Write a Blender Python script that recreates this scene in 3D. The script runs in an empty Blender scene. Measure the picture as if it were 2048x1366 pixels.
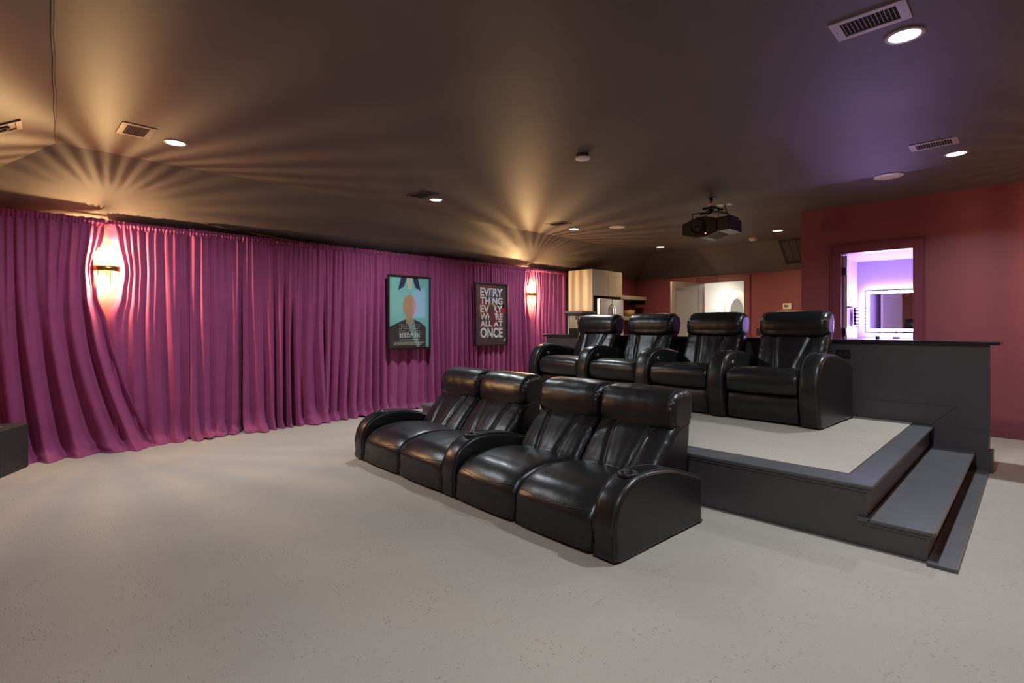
import bpy, bmesh, math, random
from mathutils import Vector, Matrix, noise
random.seed(7)
PI = math.pi
SC = bpy.context.scene
COL = SC.collection

# ------------------------------------------------------------------ camera / world / exposure
cam_d = bpy.data.cameras.new('camera'); cam = bpy.data.objects.new('camera', cam_d); COL.objects.link(cam)
cam.location = (0, 0, 1.35); cam.rotation_euler = (PI/2, 0, -PI/4)
cam_d.sensor_width = 36; cam_d.lens = 1047.4/2048*36; cam_d.shift_y = -(683-650.4)/2048
cam_d.clip_start = 0.05
SC.camera = cam
w = bpy.data.worlds.new('world'); SC.world = w; w.use_nodes = True
w.node_tree.nodes['Background'].inputs[0].default_value = (0.8, 0.75, 0.8, 1)
w.node_tree.nodes['Background'].inputs[1].default_value = 0.004
SC.view_settings.view_transform = 'Standard'; SC.view_settings.look = 'None'
SC.view_settings.exposure = 0.0; SC.view_settings.gamma = 1.0; SC.view_settings.use_curve_mapping = False
COOL = (0.86, 0.93, 1.0); WARM = (1.0, 0.72, 0.42); AMBER = (1.0, 0.62, 0.27); VIOLET = (0.50, 0.28, 1.0)
COOL_W, WARM_W, SCONCE_ES = 42.0, 25.0, 15000.0
CEIL = 3.04; CRE = 6.43; KNEE = 2.50; YW = 7.20          # ceiling height, crease, knee height, curtain wall
XB = 11.7; XBC = 11.1; XF = -0.75; YN = -0.97; YNC = -0.2

# ------------------------------------------------------------------ helpers
def tag(o, label=None, cat=None, group=None, kind=None):
    if label: o['label'] = label
    if cat: o['category'] = cat
    if group: o['group'] = group
    if kind: o['kind'] = kind
    return o
def empty(name, loc=(0, 0, 0), rz=0.0, **k):
    o = bpy.data.objects.new(name, None); COL.objects.link(o); o.location = loc; o.rotation_euler = (0, 0, rz)
    o.empty_display_size = 0.1
    return tag(o, **k)
def mesh(name, vf, mat, parent=None, smooth=False, loc=None, flat=None, **k):
    me = bpy.data.meshes.new(name); me.from_pydata([tuple(v) for v in vf[0]], [], vf[1]); me.update()
    if smooth:
        for i, p in enumerate(me.polygons): p.use_smooth = len(p.vertices) <= 4
    if mat: me.materials.append(mat)
    o = bpy.data.objects.new(name, me); COL.objects.link(o)
    if parent: o.parent = parent
    if loc: o.location = loc
    return tag(o, **k)
def inst(o, parent=None, loc=None, name=None, rot=None, scale=None):
    c = o.copy(); COL.objects.link(c)
    if parent: c.parent = parent
    if loc is not None: c.location = loc
    if rot is not None: c.rotation_euler = rot
    if scale is not None: c.scale = scale
    return c
def join(*parts):
    V, Fs = [], []
    for v, f in parts:
        n = len(V); V += [tuple(a) for a in v]; Fs += [tuple(i+n for i in p) for p in f]
    return V, Fs
def box(x0, x1, y0, y1, z0, z1, b=0.0):
    if b <= 0:
        v = [(x, y, z) for x in (x0, x1) for y in (y0, y1) for z in (z0, z1)]
        return v, [(0, 1, 3, 2), (4, 6, 7, 5), (0, 4, 5, 1), (2, 3, 7, 6), (0, 2, 6, 4), (1, 5, 7, 3)]
    bm = bmesh.new(); bmesh.ops.create_cube(bm, size=1)
    for q in bm.verts: q.co = ((x0+x1)/2+q.co.x*(x1-x0), (y0+y1)/2+q.co.y*(y1-y0), (z0+z1)/2+q.co.z*(z1-z0))
    bmesh.ops.bevel(bm, geom=bm.edges[:], offset=b, segments=2, affect='EDGES', profile=0.5)
    bm.verts.index_update(); r = ([tuple(q.co) for q in bm.verts], [tuple(q.index for q in f.verts) for f in bm.faces]); bm.free()
    return r
def lathe(prof, n=24, c=(0, 0, 0), axis='z'):
    V, Fs = [], []
    for r, h in prof:
        for i in range(n):
            a = 2*PI*i/n; p = (r*math.cos(a), r*math.sin(a), h)
            if axis == 'x': p = (p[2], p[0], p[1])
            if axis == 'y': p = (p[0], p[2], p[1])
            V.append((p[0]+c[0], p[1]+c[1], p[2]+c[2]))
    m = len(prof)
    for j in range(m-1):
        for i in range(n): Fs.append((j*n+i, j*n+(i+1) % n, (j+1)*n+(i+1) % n, (j+1)*n+i))
    if prof[0][0] > 1e-6: Fs.append(tuple(range(n-1, -1, -1)))
    if prof[-1][0] > 1e-6: Fs.append(tuple((m-1)*n+i for i in range(n)))
    return V, Fs
def tube(pts, r, n=6, closed=False):
    pts = [Vector(p) for p in pts]; V, Fs = [], []; m = len(pts)
    for i, p in enumerate(pts):
        a = pts[(i-1) % m] if (closed or i) else p; b = pts[(i+1) % m] if (closed or i < m-1) else p
        t = (b-a).normalized() if (b-a).length > 1e-9 else Vector((0, 0, 1))
        u = t.cross(Vector((0, 0, 1)))
        if u.length < 1e-3: u = t.cross(Vector((1, 0, 0)))
        u.normalize(); q = t.cross(u)
        for k in range(n):
            an = 2*PI*k/n; V.append(tuple(p+u*r*math.cos(an)+q*r*math.sin(an)))
    for i in range(m if closed else m-1):
        j = (i+1) % m
        for k in range(n): Fs.append((i*n+k, i*n+(k+1) % n, j*n+(k+1) % n, j*n+k))
    if not closed: Fs += [tuple(range(n-1, -1, -1)), tuple((m-1)*n+k for k in range(n))]
    return V, Fs
def prism(poly, a0, a1, axis='y'):
    n = len(poly); V = []
    for a in (a0, a1):
        for p, q in poly: V.append((p, a, q) if axis == 'y' else ((a, p, q) if axis == 'x' else (p, q, a)))
    return V, [tuple(range(n)), tuple(range(2*n-1, n-1, -1))]+[(i, i+n, (i+1) % n+n, (i+1) % n) for i in range(n)]
def shift(vf, d): return [(v[0]+d[0], v[1]+d[1], v[2]+d[2]) for v in vf[0]], vf[1]

# ------------------------------------------------------------------ materials
def mat(name, col, rough=0.5, metal=0.0, var=0.0, vscale=6.0, bump=0.0, bscale=80.0, spec=0.5, emit=None, es=0.0, coat=0.0, sheen=0.0, stint=(1, 1, 1), alpha=1.0, trans=0.0):
    m = bpy.data.materials.new(name); m.use_nodes = True; nt = m.node_tree; b = nt.nodes['Principled BSDF']
    I = b.inputs
    I['Base Color'].default_value = (*col, 1); I['Roughness'].default_value = rough; I['Metallic'].default_value = metal
    I['Specular IOR Level'].default_value = spec; I['Coat Weight'].default_value = coat; I['Alpha'].default_value = alpha
    I['Sheen Weight'].default_value = sheen; I['Sheen Tint'].default_value = (*stint, 1); I['Transmission Weight'].default_value = trans
    if emit: I['Emission Color'].default_value = (*emit, 1); I['Emission Strength'].default_value = es
    tc = nt.nodes.new('ShaderNodeTexCoord')
    if var > 0:
        n = nt.nodes.new('ShaderNodeTexNoise'); n.inputs['Scale'].default_value = vscale; n.inputs['Detail'].default_value = 4
        r = nt.nodes.new('ShaderNodeMapRange'); r.inputs['To Min'].default_value = 1-var; r.inputs['To Max'].default_value = 1+var
        r.inputs['From Min'].default_value = 0.25; r.inputs['From Max'].default_value = 0.75
        mx = nt.nodes.new('ShaderNodeVectorMath'); mx.operation = 'SCALE'; mx.inputs[0].default_value = col
        nt.links.new(tc.outputs['Object'], n.inputs['Vector']); nt.links.new(n.outputs['Fac'], r.inputs['Value'])
        nt.links.new(r.outputs[0], mx.inputs['Scale']); nt.links.new(mx.outputs[0], I['Base Color'])
    if bump > 0:
        n2 = nt.nodes.new('ShaderNodeTexNoise'); n2.inputs['Scale'].default_value = bscale; n2.inputs['Detail'].default_value = 5
        bp = nt.nodes.new('ShaderNodeBump'); bp.inputs['Strength'].default_value = bump; bp.inputs['Distance'].default_value = 0.01
        nt.links.new(tc.outputs['Object'], n2.inputs['Vector']); nt.links.new(n2.outputs['Fac'], bp.inputs['Height']); nt.links.new(bp.outputs[0], I['Normal'])
    return m
def carpet_mat(name, col):
    m = mat(name, col, 0.95, spec=0.1); nt = m.node_tree; b = nt.nodes['Principled BSDF']; L = nt.links
    tc = nt.nodes.new('ShaderNodeTexCoord')
    mp = nt.nodes.new('ShaderNodeMapping'); mp.inputs['Scale'].default_value = (60, 28, 1); L.new(tc.outputs['Object'], mp.inputs['Vector'])
    vo = nt.nodes.new('ShaderNodeTexVoronoi'); vo.inputs['Scale'].default_value = 1.0; vo.inputs['Randomness'].default_value = 0.55; L.new(mp.outputs[0], vo.inputs['Vector'])
    n1 = nt.nodes.new('ShaderNodeTexNoise'); n1.inputs['Scale'].default_value = 4.5; n1.inputs['Detail'].default_value = 3; L.new(tc.outputs['Object'], n1.inputs['Vector'])
    pr = nt.nodes.new('ShaderNodeMapRange'); pr.inputs['From Min'].default_value = 0.42; pr.inputs['From Max'].default_value = 0.62; L.new(n1.outputs['Fac'], pr.inputs['Value'])
    r = nt.nodes.new('ShaderNodeMapRange'); r.inputs['From Min'].default_value = 0.0; r.inputs['From Max'].default_value = 0.28
    r.inputs['To Min'].default_value = 0.42; r.inputs['To Max'].default_value = 1.0; L.new(vo.outputs['Distance'], r.inputs['Value'])
    mixp = nt.nodes.new('ShaderNodeMix'); mixp.data_type = 'FLOAT'; L.new(pr.outputs[0], mixp.inputs['Factor']); mixp.inputs['A'].default_value = 1.0; L.new(r.outputs[0], mixp.inputs['B'])
    n2 = nt.nodes.new('ShaderNodeTexNoise'); n2.inputs['Scale'].default_value = 260; n2.inputs['Detail'].default_value = 2; L.new(tc.outputs['Object'], n2.inputs['Vector'])
    r2 = nt.nodes.new('ShaderNodeMapRange'); r2.inputs['From Min'].default_value = .3; r2.inputs['From Max'].default_value = .7; r2.inputs['To Min'].default_value = 0.86; r2.inputs['To Max'].default_value = 1.12; L.new(n2.outputs['Fac'], r2.inputs['Value'])
    n3 = nt.nodes.new('ShaderNodeTexNoise'); n3.inputs['Scale'].default_value = 1.1; n3.inputs['Detail'].default_value = 4; L.new(tc.outputs['Object'], n3.inputs['Vector'])
    r3 = nt.nodes.new('ShaderNodeMapRange'); r3.inputs['From Min'].default_value = .3; r3.inputs['From Max'].default_value = .7; r3.inputs['To Min'].default_value = 0.94; r3.inputs['To Max'].default_value = 1.06; L.new(n3.outputs['Fac'], r3.inputs['Value'])
    a = nt.nodes.new('ShaderNodeMath'); a.operation = 'MULTIPLY'; L.new(mixp.outputs['Result'], a.inputs[0]); L.new(r2.outputs[0], a.inputs[1])
    a2 = nt.nodes.new('ShaderNodeMath'); a2.operation = 'MULTIPLY'; L.new(a.outputs[0], a2.inputs[0]); L.new(r3.outputs[0], a2.inputs[1])
    sc = nt.nodes.new('ShaderNodeVectorMath'); sc.operation = 'SCALE'; sc.inputs[0].default_value = col; L.new(a2.outputs[0], sc.inputs['Scale']); L.new(sc.outputs[0], b.inputs['Base Color'])
    bp = nt.nodes.new('ShaderNodeBump'); bp.inputs['Strength'].default_value = 0.5; bp.inputs['Distance'].default_value = 0.006
    L.new(a.outputs[0], bp.inputs['Height']); L.new(bp.outputs[0], b.inputs['Normal'])
    return m
def glass_mat(name, tint=(1, 1, 1), fac=0.7, rough=0.05):
    m = bpy.data.materials.new(name); m.use_nodes = True; nt = m.node_tree; nt.nodes.clear()
    o = nt.nodes.new('ShaderNodeOutputMaterial'); t = nt.nodes.new('ShaderNodeBsdfTransparent'); t.inputs[0].default_value = (*tint, 1)
    g = nt.nodes.new('ShaderNodeBsdfGlossy'); g.inputs['Roughness'].default_value = rough
    x = nt.nodes.new('ShaderNodeMixShader'); x.inputs[0].default_value = 1-fac
    nt.links.new(t.outputs[0], x.inputs[1]); nt.links.new(g.outputs[0], x.inputs[2]); nt.links.new(x.outputs[0], o.inputs[0])
    return m
def rod_mat():
    m = glass_mat('sconce_glass', (1.0, .88, .70), .42, .25); nt = m.node_tree
    o = [n for n in nt.nodes if n.type == 'OUTPUT_MATERIAL'][0]; x = [n for n in nt.nodes if n.type == 'MIX_SHADER'][0]
    t = nt.nodes.new('ShaderNodeBsdfTranslucent'); t.inputs[0].default_value = (.9, .85, .75, 1); y = nt.nodes.new('ShaderNodeMixShader'); y.inputs[0].default_value = .05
    nt.links.new(x.outputs[0], y.inputs[1]); nt.links.new(t.outputs[0], y.inputs[2]); nt.links.new(y.outputs[0], o.inputs[0]); return m
M = dict(
    carpet=carpet_mat('carpet', (0.395, 0.355, 0.306)),
    ceil=mat('ceiling_paint', (0.112, 0.092, 0.088), 0.58, var=0.06, vscale=3, bump=0.04, bscale=120),
    wall=mat('burgundy_paint', (0.25, 0.066, 0.088), 0.5, var=0.04, vscale=2, bump=0.03, bscale=150),
    trimred=mat('burgundy_gloss_paint', (0.20, 0.052, 0.082), 0.3),
    dark=mat('charcoal_gloss_paint', (0.078, 0.075, 0.076), 0.34, var=0.05, vscale=3, bump=0.03, bscale=60),
    tread=mat('charcoal_tread_paint', (0.095, 0.096, 0.104), 0.32, var=0.12, vscale=5, bump=0.05, bscale=40),
    granite=mat('black_granite', (0.02, 0.02, 0.023), 0.18, var=0.6, vscale=160),
    velvet=mat('magenta_velvet', (0.265, 0.046, 0.135), 0.62, var=0.12, vscale=5, bump=0.06, bscale=220, spec=0.25, sheen=0.55, stint=(0.75, 0.30, 0.62)),
    leather=mat('black_leather', (0.011, 0.0105, 0.011), 0.34, var=0.2, vscale=10, bump=0.10, bscale=30, spec=0.5),
    seam=mat('black_stitching', (0.035, 0.033, 0.033), 0.45),
    chrome=mat('polished_metal', (0.75, 0.74, 0.72), 0.2, 1.0),
    steel=mat('stainless_steel', (0.62, 0.58, 0.54), 0.28, 1.0, var=0.05, vscale=3),
    brass=mat('aged_brass', (0.32, 0.21, 0.09), 0.35, 1.0),
    white=mat('white_plastic', (0.78, 0.77, 0.74), 0.45),
    offw=mat('white_paint', (0.80, 0.80, 0.78), 0.6),
    vent=mat('painted_vent_metal', (0.46, 0.42, 0.44), 0.4),
    ventdark=mat('dark_vent_metal', (0.05, 0.043, 0.043), 0.4),
    venttan=mat('brown_vent_metal', (0.30, 0.25, 0.22), 0.4),
    hole=mat('dark_duct', (0.008, 0.008, 0.008), 0.9),
    black=mat('black_plastic', (0.012, 0.011, 0.012), 0.4),
    blacksat=mat('black_vinyl', (0.022, 0.022, 0.022), 0.55, bump=0.08, bscale=300),
    cab=mat('grey_cabinet_paint', (0.33, 0.30, 0.255), 0.45, var=0.03, vscale=2),
    doorp=mat('grey_door_paint', (0.34, 0.32, 0.28), 0.4),
    frame=mat('black_frame', (0.010, 0.009, 0.009), 0.35),
    lens_cool=mat('lamp_cool', (1, 1, 1), 0.5, emit=COOL, es=24),
    lens_warm=mat('lamp_warm', (1, 1, 1), 0.5, emit=(1, 0.80, 0.52), es=14),
    bulb=mat('lamp_bulb', (1, 1, 1), 0.5, emit=AMBER, es=SCONCE_ES),
    bulblow=mat('lamp_bulb_low', (1, 1, 1), 0.5, emit=AMBER, es=SCONCE_ES*.6),
    rod=rod_mat(),
    rodlow=glass_mat('sconce_clear_glass', (1.0, .97, .92), .80, .2),
    glass=glass_mat('clear_glass', (0.95, 0.97, 0.97), 0.88),
    led=mat('mirror_led', (1, 1, 1), 0.5, emit=(0.58, 0.38, 1.0), es=130),
    halo=mat('mirror_backlight', (1, 1, 1), 0.5, emit=(0.55, 0.34, 1.0), es=160),
    mirror=mat('mirror_glass', (0.82, 0.82, 0.84), 0.03, 1.0),
    lilac=mat('pale_bath_paint', (0.62, 0.58, 0.70), 0.6),
    plaster=mat('white_plaster', (0.80, 0.79, 0.74), 0.5, bump=0.1, bscale=30),
)

# ------------------------------------------------------------------ setting
fl = mesh('floor', box(XF-.2, 17, YN-.3, YW+.3, -0.1, 0), M['carpet'], kind='structure')
def slab(poly, t, up=(0, 0, 1)):
    n = len(poly); up = Vector(up).normalized()*t
    V = [Vector(p) for p in poly]; V += [p+up for p in V]
    return [tuple(v) for v in V], [tuple(range(n-1, -1, -1)), tuple(range(n, 2*n))]+[(i, (i+1) % n, (i+1) % n+n, i+n) for i in range(n)]
# crease of the screen-end hip, running slightly off square
hx = lambda y: 0.445+(y-6.443)*(0.445-0.23)/(6.443-3.61)
Cn = hx(YNC)
ce = mesh('ceiling', slab([(hx(CRE), CRE, CEIL), (XBC, CRE, CEIL), (XBC, 2.48, CEIL), (8.7, 2.48, CEIL), (8.7, YNC, CEIL), (Cn, YNC, CEIL)], 0.06), M['ceil'], kind='structure')
bz = lambda x, y: CEIL+0.5878*(x-0.445)-0.0446*(y-6.443)
# hip corner: where plane B reaches the curtain wall
sC = (KNEE-CEIL)/(YW-CRE)
xh = 0.445+(((KNEE-CEIL)+0.0446*(YW-6.443))/0.5878)
mesh('ceiling_slope', slab([(hx(CRE), CRE, CEIL), (xh, YW, KNEE), (XB, YW, KNEE), (XBC, CRE, CEIL)], 0.06), M['ceil'], ce)
mesh('ceiling_slope', slab([(hx(CRE), CRE, CEIL), (Cn, YNC, CEIL), (XF, YNC, bz(XF, YNC)), (XF, YW-.05, bz(XF, YW-.05)), (xh, YW, KNEE)], 0.06), M['ceil'], ce)
mesh('ceiling_slope', slab([(XBC, CRE, CEIL), (XB, YW, KNEE-.02), (XB, 2.48, 2.48), (XBC, 2.48, CEIL)], 0.06), M['ceil'], ce)
mesh('ceiling_slope', slab([(Cn, YNC, CEIL), (8.7, YNC, CEIL), (8.7, YN, KNEE), (XF, YN, KNEE), (XF, YNC, bz(XF, YNC))], 0.06), M['ceil'], ce)
mesh('corner_bead', tube([(hx(y)+.004*math.sin(y*9), y, CEIL-.001) for y in [6.4-i*.2 for i in range(22)]], 0.010, 6), M['ceil'], ce, smooth=True)
mesh('wall_left', box(XF, XB+.1, YW, YW+.12, 0, 2.62), M['wall'], kind='structure')
mesh('wall_front', box(XF-.12, XF, YN, YW, 0, 3.05), M['wall'], kind='structure')
mesh('wall_near', box(XF, 8.7, YN-.12, YN, 0, 2.62), M['wall'], kind='structure')
# wall with the bathroom door, x = 8.6
D0, D1, DT = 1.125, 1.975, 2.38
wr = mesh('wall_right', join(box(8.6, 8.72, YN, D0, 0, CEIL), box(8.6, 8.72, D1, 2.48, 0, CEIL), box(8.6, 8.72, D0, D1, DT, CEIL)), M['wall'], kind='structure')
mesh('wall_return', box(8.72, XB, 2.36, 2.48, 0, CEIL), M['wall'], kind='structure')
mesh('baseboard_right', box(8.58, 8.6, YN, D0-.1, 0, 0.19, 0.004), M['trimred'], kind='structure')
# back wall with doorway
E0, E1, ET = 4.495, 5.48, 2.335
mesh('wall_back', join(box(XB, XB+.12, 2.3, E0, 0, 2.6), box(XB, XB+.12, E1, YW, 0, 2.6), box(XB, XB+.12, E0, E1, ET, 2.6)), M['wall'], kind='structure')
# bathroom shell
mesh('wall_bathroom', join(box(8.72, 11.0, 2.25, 2.35, 0, 2.5), box(10.95, 11.05, -0.4, 2.3, 0, 2.5), box(8.72, 11.0, -0.5, -0.4, 0, 2.5), box(8.72, 11.05, -0.5, 2.35, 2.47, 2.52)), M['lilac'], kind='structure')
# hall behind the back door
mesh('wall_hall', join(box(XB+.12, 16.5, 5.5, 5.6, 0, 2.7), box(16.4, 16.5, 3, 5.6, 0, 2.7), box(XB+.12, 16.5, 2.9, 3.0, 0, 2.7), box(XB+.12, 16.5, 2.9, 5.6, 2.62, 2.7)), M['offw'], kind='structure')

def casing(parent, x, y0, y1, zt, wd, m, t=0.02):
    # two legs and a head, mitred look; sits proud of the wall face at x, towards -x
    mesh('casing_leg', box(x-t, x, y0-wd, y0, 0, zt+wd, 0.004), m, parent)
    mesh('casing_leg', box(x-t, x, y1, y1+wd, 0, zt+wd, 0.004), m, parent)
    mesh('casing_head', box(x-t-.001, x, y0-wd+.001, y1+wd-.001, zt, zt+wd-.001, 0.004), m, parent)
    mesh('backband', join(box(x-t-.012, x, y0-wd-.012, y0-wd, 0, zt+wd+.012), box(x-t-.012, x, y1+wd, y1+wd+.012, 0, zt+wd+.012), box(x-t-.012, x, y0-wd-.012, y1+wd+.012, zt+wd, zt+wd+.012)), m, parent)
    mesh('jamb', join(box(x-t, x+.13, y0, y0+.015, 0, zt), box(x-t, x+.13, y1-.015, y1, 0, zt), box(x-t, x+.13, y0, y1, zt-.015, zt)), m, parent)
d1 = empty('door_1', (0, 0, 0), kind='structure'); casing(d1, 8.6, D0, D1, DT, 0.105, M['trimred'])
lf = mesh('door_leaf', box(0, 0.80, -0.018, 0.018, 0.01, DT-.03, 0.002), M['doorp'], d1)
lf.location = (8.70, 1.93, 0); lf.rotation_euler = (0, 0, math.radians(14))
for z in (0.25, 1.26, 2.12): mesh('hinge', join(box(8.655, 8.70, 1.915, 1.962, z-.05, z+.05), lathe([(.008, -.055), (.008, .055)], 8, (8.655, 1.94, z))), M['black'], d1)
d2 = empty('door_2', (0, 0, 0), kind='structure'); casing(d2, XB, E0, E1, ET, 0.10, M['trimred'])
ll = 0.97
leaf = mesh('door_leaf', join(box(0, ll, -.016, .016, 0.01, ET-.02), box(0, .11, -.024, .024, 0.01, ET-.02, .004), box(ll-.11, ll, -.024, .024, .01, ET-.02, .004), box(.11, ll-.11, -.0235, .0235, ET-.16, ET-.021, .004), box(.11, ll-.11, -.0235, .0235, 1.0, 1.15, .004), box(.11, ll-.11, -.0235, .0235, .011, .22, .004)), M['doorp'], d2)
leaf.location = (XB-.045, E1-.02, 0); leaf.rotation_euler = (0, 0, math.atan2(0.27, -0.95))
h = mesh('door_handle', lathe([(.0, -.085), (.026, -.075), (.028, -.055), (.012, -.04), (.012, .04), (.028, .055), (.026, .075), (0, .085)], 12, (ll-.06, 0, .98), 'y'), M['chrome'], leaf, smooth=True)

# half wall with stepped baseboard, at the back of the platform
HX = 6.47
hw = mesh('wall_half', box(HX, HX+.14, 0.30, 5.74, 0, 1.165), M['dark'], kind='structure')
bt = .018
P = 0.385
def board(name, poly): return mesh(name, prism(poly, HX-bt, HX, 'x'), M['dark'], hw)
SK = .014
hw.rotation_euler = (0, 0, -SK); hw.location = (HX-HX*math.cos(SK)-.28*math.sin(SK), .28+HX*math.sin(SK)-.28*math.cos(SK), 0)
board('baseboard_panel', [(5.30, P), (.715, P), (.535, .575), (5.30, .575)])
board('baseboard_panel', [(.711, P), (.711, .20), (.535, .20), (.535, .572)])
board('baseboard_panel', [(.711, .20), (.711, 0.0), (.30, 0.0), (.30, .37), (.535, .37), (.535, .20)])
mesh('baseboard_panel', box(HX-.018, HX+.158, 0.275, .30, 0, .195, .003), M['dark'], hw)
ct = mesh('bar_top', box(HX-.035, HX+.46, 0.225, 5.80, 1.165, 1.20, .006), M['granite'])
ct.rotation_euler = hw.rotation_euler; ct.location = hw.location
tag(ct, 'long black granite bar top on the charcoal half wall', 'countertop')

# ------------------------------------------------------------------ seating platform with steps
pf = empty('seating_platform', (3.778, .725, 0), label='charcoal painted seating platform with inset carpet and two side steps', cat='platform')
def pm(name, vf, m, **k): return mesh(name, shift(vf, (-3.778, -.725, 0)), m, pf, **k)
PL = 5.33
pm('platform_body', prism([(3.778, .725), (HX-.020, .725), (HX-.020+.0139*4.9, PL), (3.778, PL)], 0, P-.03, 'z'), M['dark'])
pm('nosing', box(3.748, 3.95, .69, PL+.03, P-.03, P, .010), M['tread'])
pm('nosing', box(3.951, HX-.019, .69, .858, P-.03, P-.0005, .010), M['tread'])
pm('nosing_trim', box(3.762, 3.778, .71, PL, P-.05, P-.03, .004), M['dark'])
pm('nosing_trim', box(3.80, HX-.02, .709, .725, P-.05, P-.03, .004), M['dark'])
pm('platform_carpet', prism([(3.951, .858), (HX-.019, .858), (HX-.019+.0139*4.9, PL), (3.951, PL)], P-.03, P+.004, 'z'), M['carpet'])
pm('step_riser', box(3.779, HX-.02, .434, .725, 0, .155), M['dark'])
pm('tread', box(3.75, HX-.018, .392, .724, .155, .185, .010), M['tread'])
pm('tread', box(3.75, 3.777, .70, .775, .155, .185, .008), M['tread'])
pm('nosing_trim', box(3.762, 3.778, .42, .76, .137, .155, .004), M['dark'])
pm('floor_board', box(3.712, HX-.019, .298, .434, 0, .024, .006), M['tread'])

# ------------------------------------------------------------------ velvet curtains
def fbm(x, y, z=0.0): return noise.noise((x, y, z))
def lerp_tab(tab, z):
    tab = sorted(tab)
    if z <= tab[0][0]: return tab[0][1]
    for (a, p), (b, q) in zip(tab, tab[1:]):
        if z <= b:
            t = (z-a)/(b-a); t = t*t*(3-2*t); return p+(q-p)*t
    return tab[-1][1]
ZTOP = 2.49
rows = [0.0, .006, .012, .022, .035, .05, .07, .095]+[.13+i*(2.40-.13)/46 for i in range(47)]+[2.412, 2.424, 2.436, 2.448, 2.46, 2.472, 2.482, ZTOP]
def curtain(seed, L, R, label, yb=7.085, fold=0.125, amp=1.0, sweepL=0.0, sweepR=0.0, pinchL=0.0, pinchR=0.0):
    W0 = R-L; nc = int(W0*130)+8
    nb = max(3, round(W0/fold)); nt = nb*2.1
    V, Fs = [], []; jh = rows.index(2.412)
    for j, z in enumerate(rows):
        v = z/ZTOP; low = max(0, (.30-z)/.30); dn = max(0, (1.55-z)/1.55)**1.5
        pz = math.exp(-((z-1.93)/.27)**2)+.35*math.exp(-((z-1.62)/.12)**2)
        for i in range(nc+1):
            s = i/nc; q = s*W0
            x = L+W0*s+dn*(sweepR*s**1.6+sweepL*(1-s)**1.6)
            x += pz*(pinchR*math.exp(-(W0-q)/.16)+pinchL*math.exp(-q/.16))
            ws = s+(.085*fbm(q*2.1, z*.22, seed)+.022*fbm(q*5.0, z*.5, seed+9))/max(W0, .6)
            th = 2*PI*nb*ws+1.3*fbm(q*2, .2, seed+3)
            ga = .30+1.6*abs(fbm(q*2.6+seed, 1.7+z*.12, seed*3.1))
            f1 = 2*(.5+.5*math.sin(th+.5*math.sin(th)))**.62-1.15
            th2 = 2*PI*nt*ws+2.0*fbm(q*6, z*.4, seed+5)
            f2 = math.sin(th2+.4*math.sin(th2))
            bl = min(1, max(0, (2.35-z)/1.5)); bl = bl*bl*(3-2*bl)
            A = (.026+.062*(1-v))*ga*amp
            off = A*f1*(.45+.55*bl)+.011*f2*(1-.85*bl)+.012*fbm(q*5, z*1.1, seed+2)*(.5+low)
            edge = min(q, W0-q); off -= .02*math.exp(-edge/.03)
            off += low**2*.085*(.6+1.5*fbm(q*2.6, 3.3, seed+1))
            off += low*.030*fbm(q*11+z*9, z*13, seed+7)+low*.014*fbm(q*26, z*22, seed+8)
            zz = z
            if z < .10:
                k = (.10-z)/.10; off += .06*k*(.8+1.3*fbm(q*4, 8.1, seed)); zz = max(.004, z-.05*k*fbm(q*6, 5.5, seed))
            if z > 2.405:
                g = math.sin(2*PI*q/.034+3*fbm(q*12, z*3, seed)); off = off*.35+.011*g+.010*fbm(q*28, z*30, seed)
                if 2.43 < z < 2.462: off += .012
                if z > 2.462: zz = z+.014*fbm(q*24, 2.2, seed)-.004; off += .012*fbm(q*20, z*40, seed+4)
            V.append((x, min(yb-off, YW-.012), zz))
    n = nc+1
    Fs = [[], []]
    for j in range(len(rows)-1):
        for i in range(nc): Fs[j >= jh].append((j*n+i, j*n+i+1, (j+1)*n+i+1, (j+1)*n+i))
    r = empty('curtain', ((L+R)/2, yb, 0), label=label, cat='curtain', group='magenta velvet curtains along the wall')
    V = [(x-(L+R)/2, y-yb, z) for x, y, z in V]
    mesh('drape', (V[:(jh+1)*n], Fs[0]), M['velvet'], r, smooth=True)
    mesh('ruffled_heading', (V[jh*n:], [tuple(i-jh*n for i in f) for f in Fs[1]]), M['velvet'], r, smooth=True)
    return r
S1, S2 = 0.897, 7.58
curtain(1, -.62, S1-.01, 'magenta velvet curtain sweeping right behind the black subwoofer', 7.045, .17, 1.15, sweepR=.44, pinchR=-.10)
curtain(2, S1+.01, 1.69, 'magenta velvet curtain just right of the larger lit sconce', 7.10, .21, .7, sweepL=.06, pinchL=.13)
curtain(3, 1.685, 2.27, 'narrow magenta velvet curtain, third from the left', 7.075, .15, .9)
curtain(4, 2.262, 3.37, 'wide magenta velvet curtain ending at the dark gap left of the posters', 7.06, .14, 1.15, sweepR=.06)
curtain(5, 3.37, 4.40, 'magenta velvet curtain directly left of the teal poster', 7.075, .13, 1.1, sweepL=-.06)
curtain(6, 4.38, 5.18, 'smooth magenta velvet curtain hanging behind the teal poster', 7.10, .22, .75)
curtain(7, 5.14, 6.12, 'tightly gathered magenta velvet curtain between the two posters', 7.07, .115, 1.0)
curtain(8, 6.10, S2-.01, 'magenta velvet curtain hanging behind the dark poster', 7.06, .13, 1.0, sweepR=.04, pinchR=-.10)
curtain(9, S2+.01, 8.72, 'magenta velvet curtain ending at the grey refrigerator cabinet', 7.085, .14, .85, pinchL=.12)
rd = mesh('curtain_rod', tube([(XF+.02, 7.12, 2.45), (8.76, 7.12, 2.45)], .011, 8), M['black'], smooth=True)
tag(rd, 'thin black rod running through the curtain headings', 'curtain rod')

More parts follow.
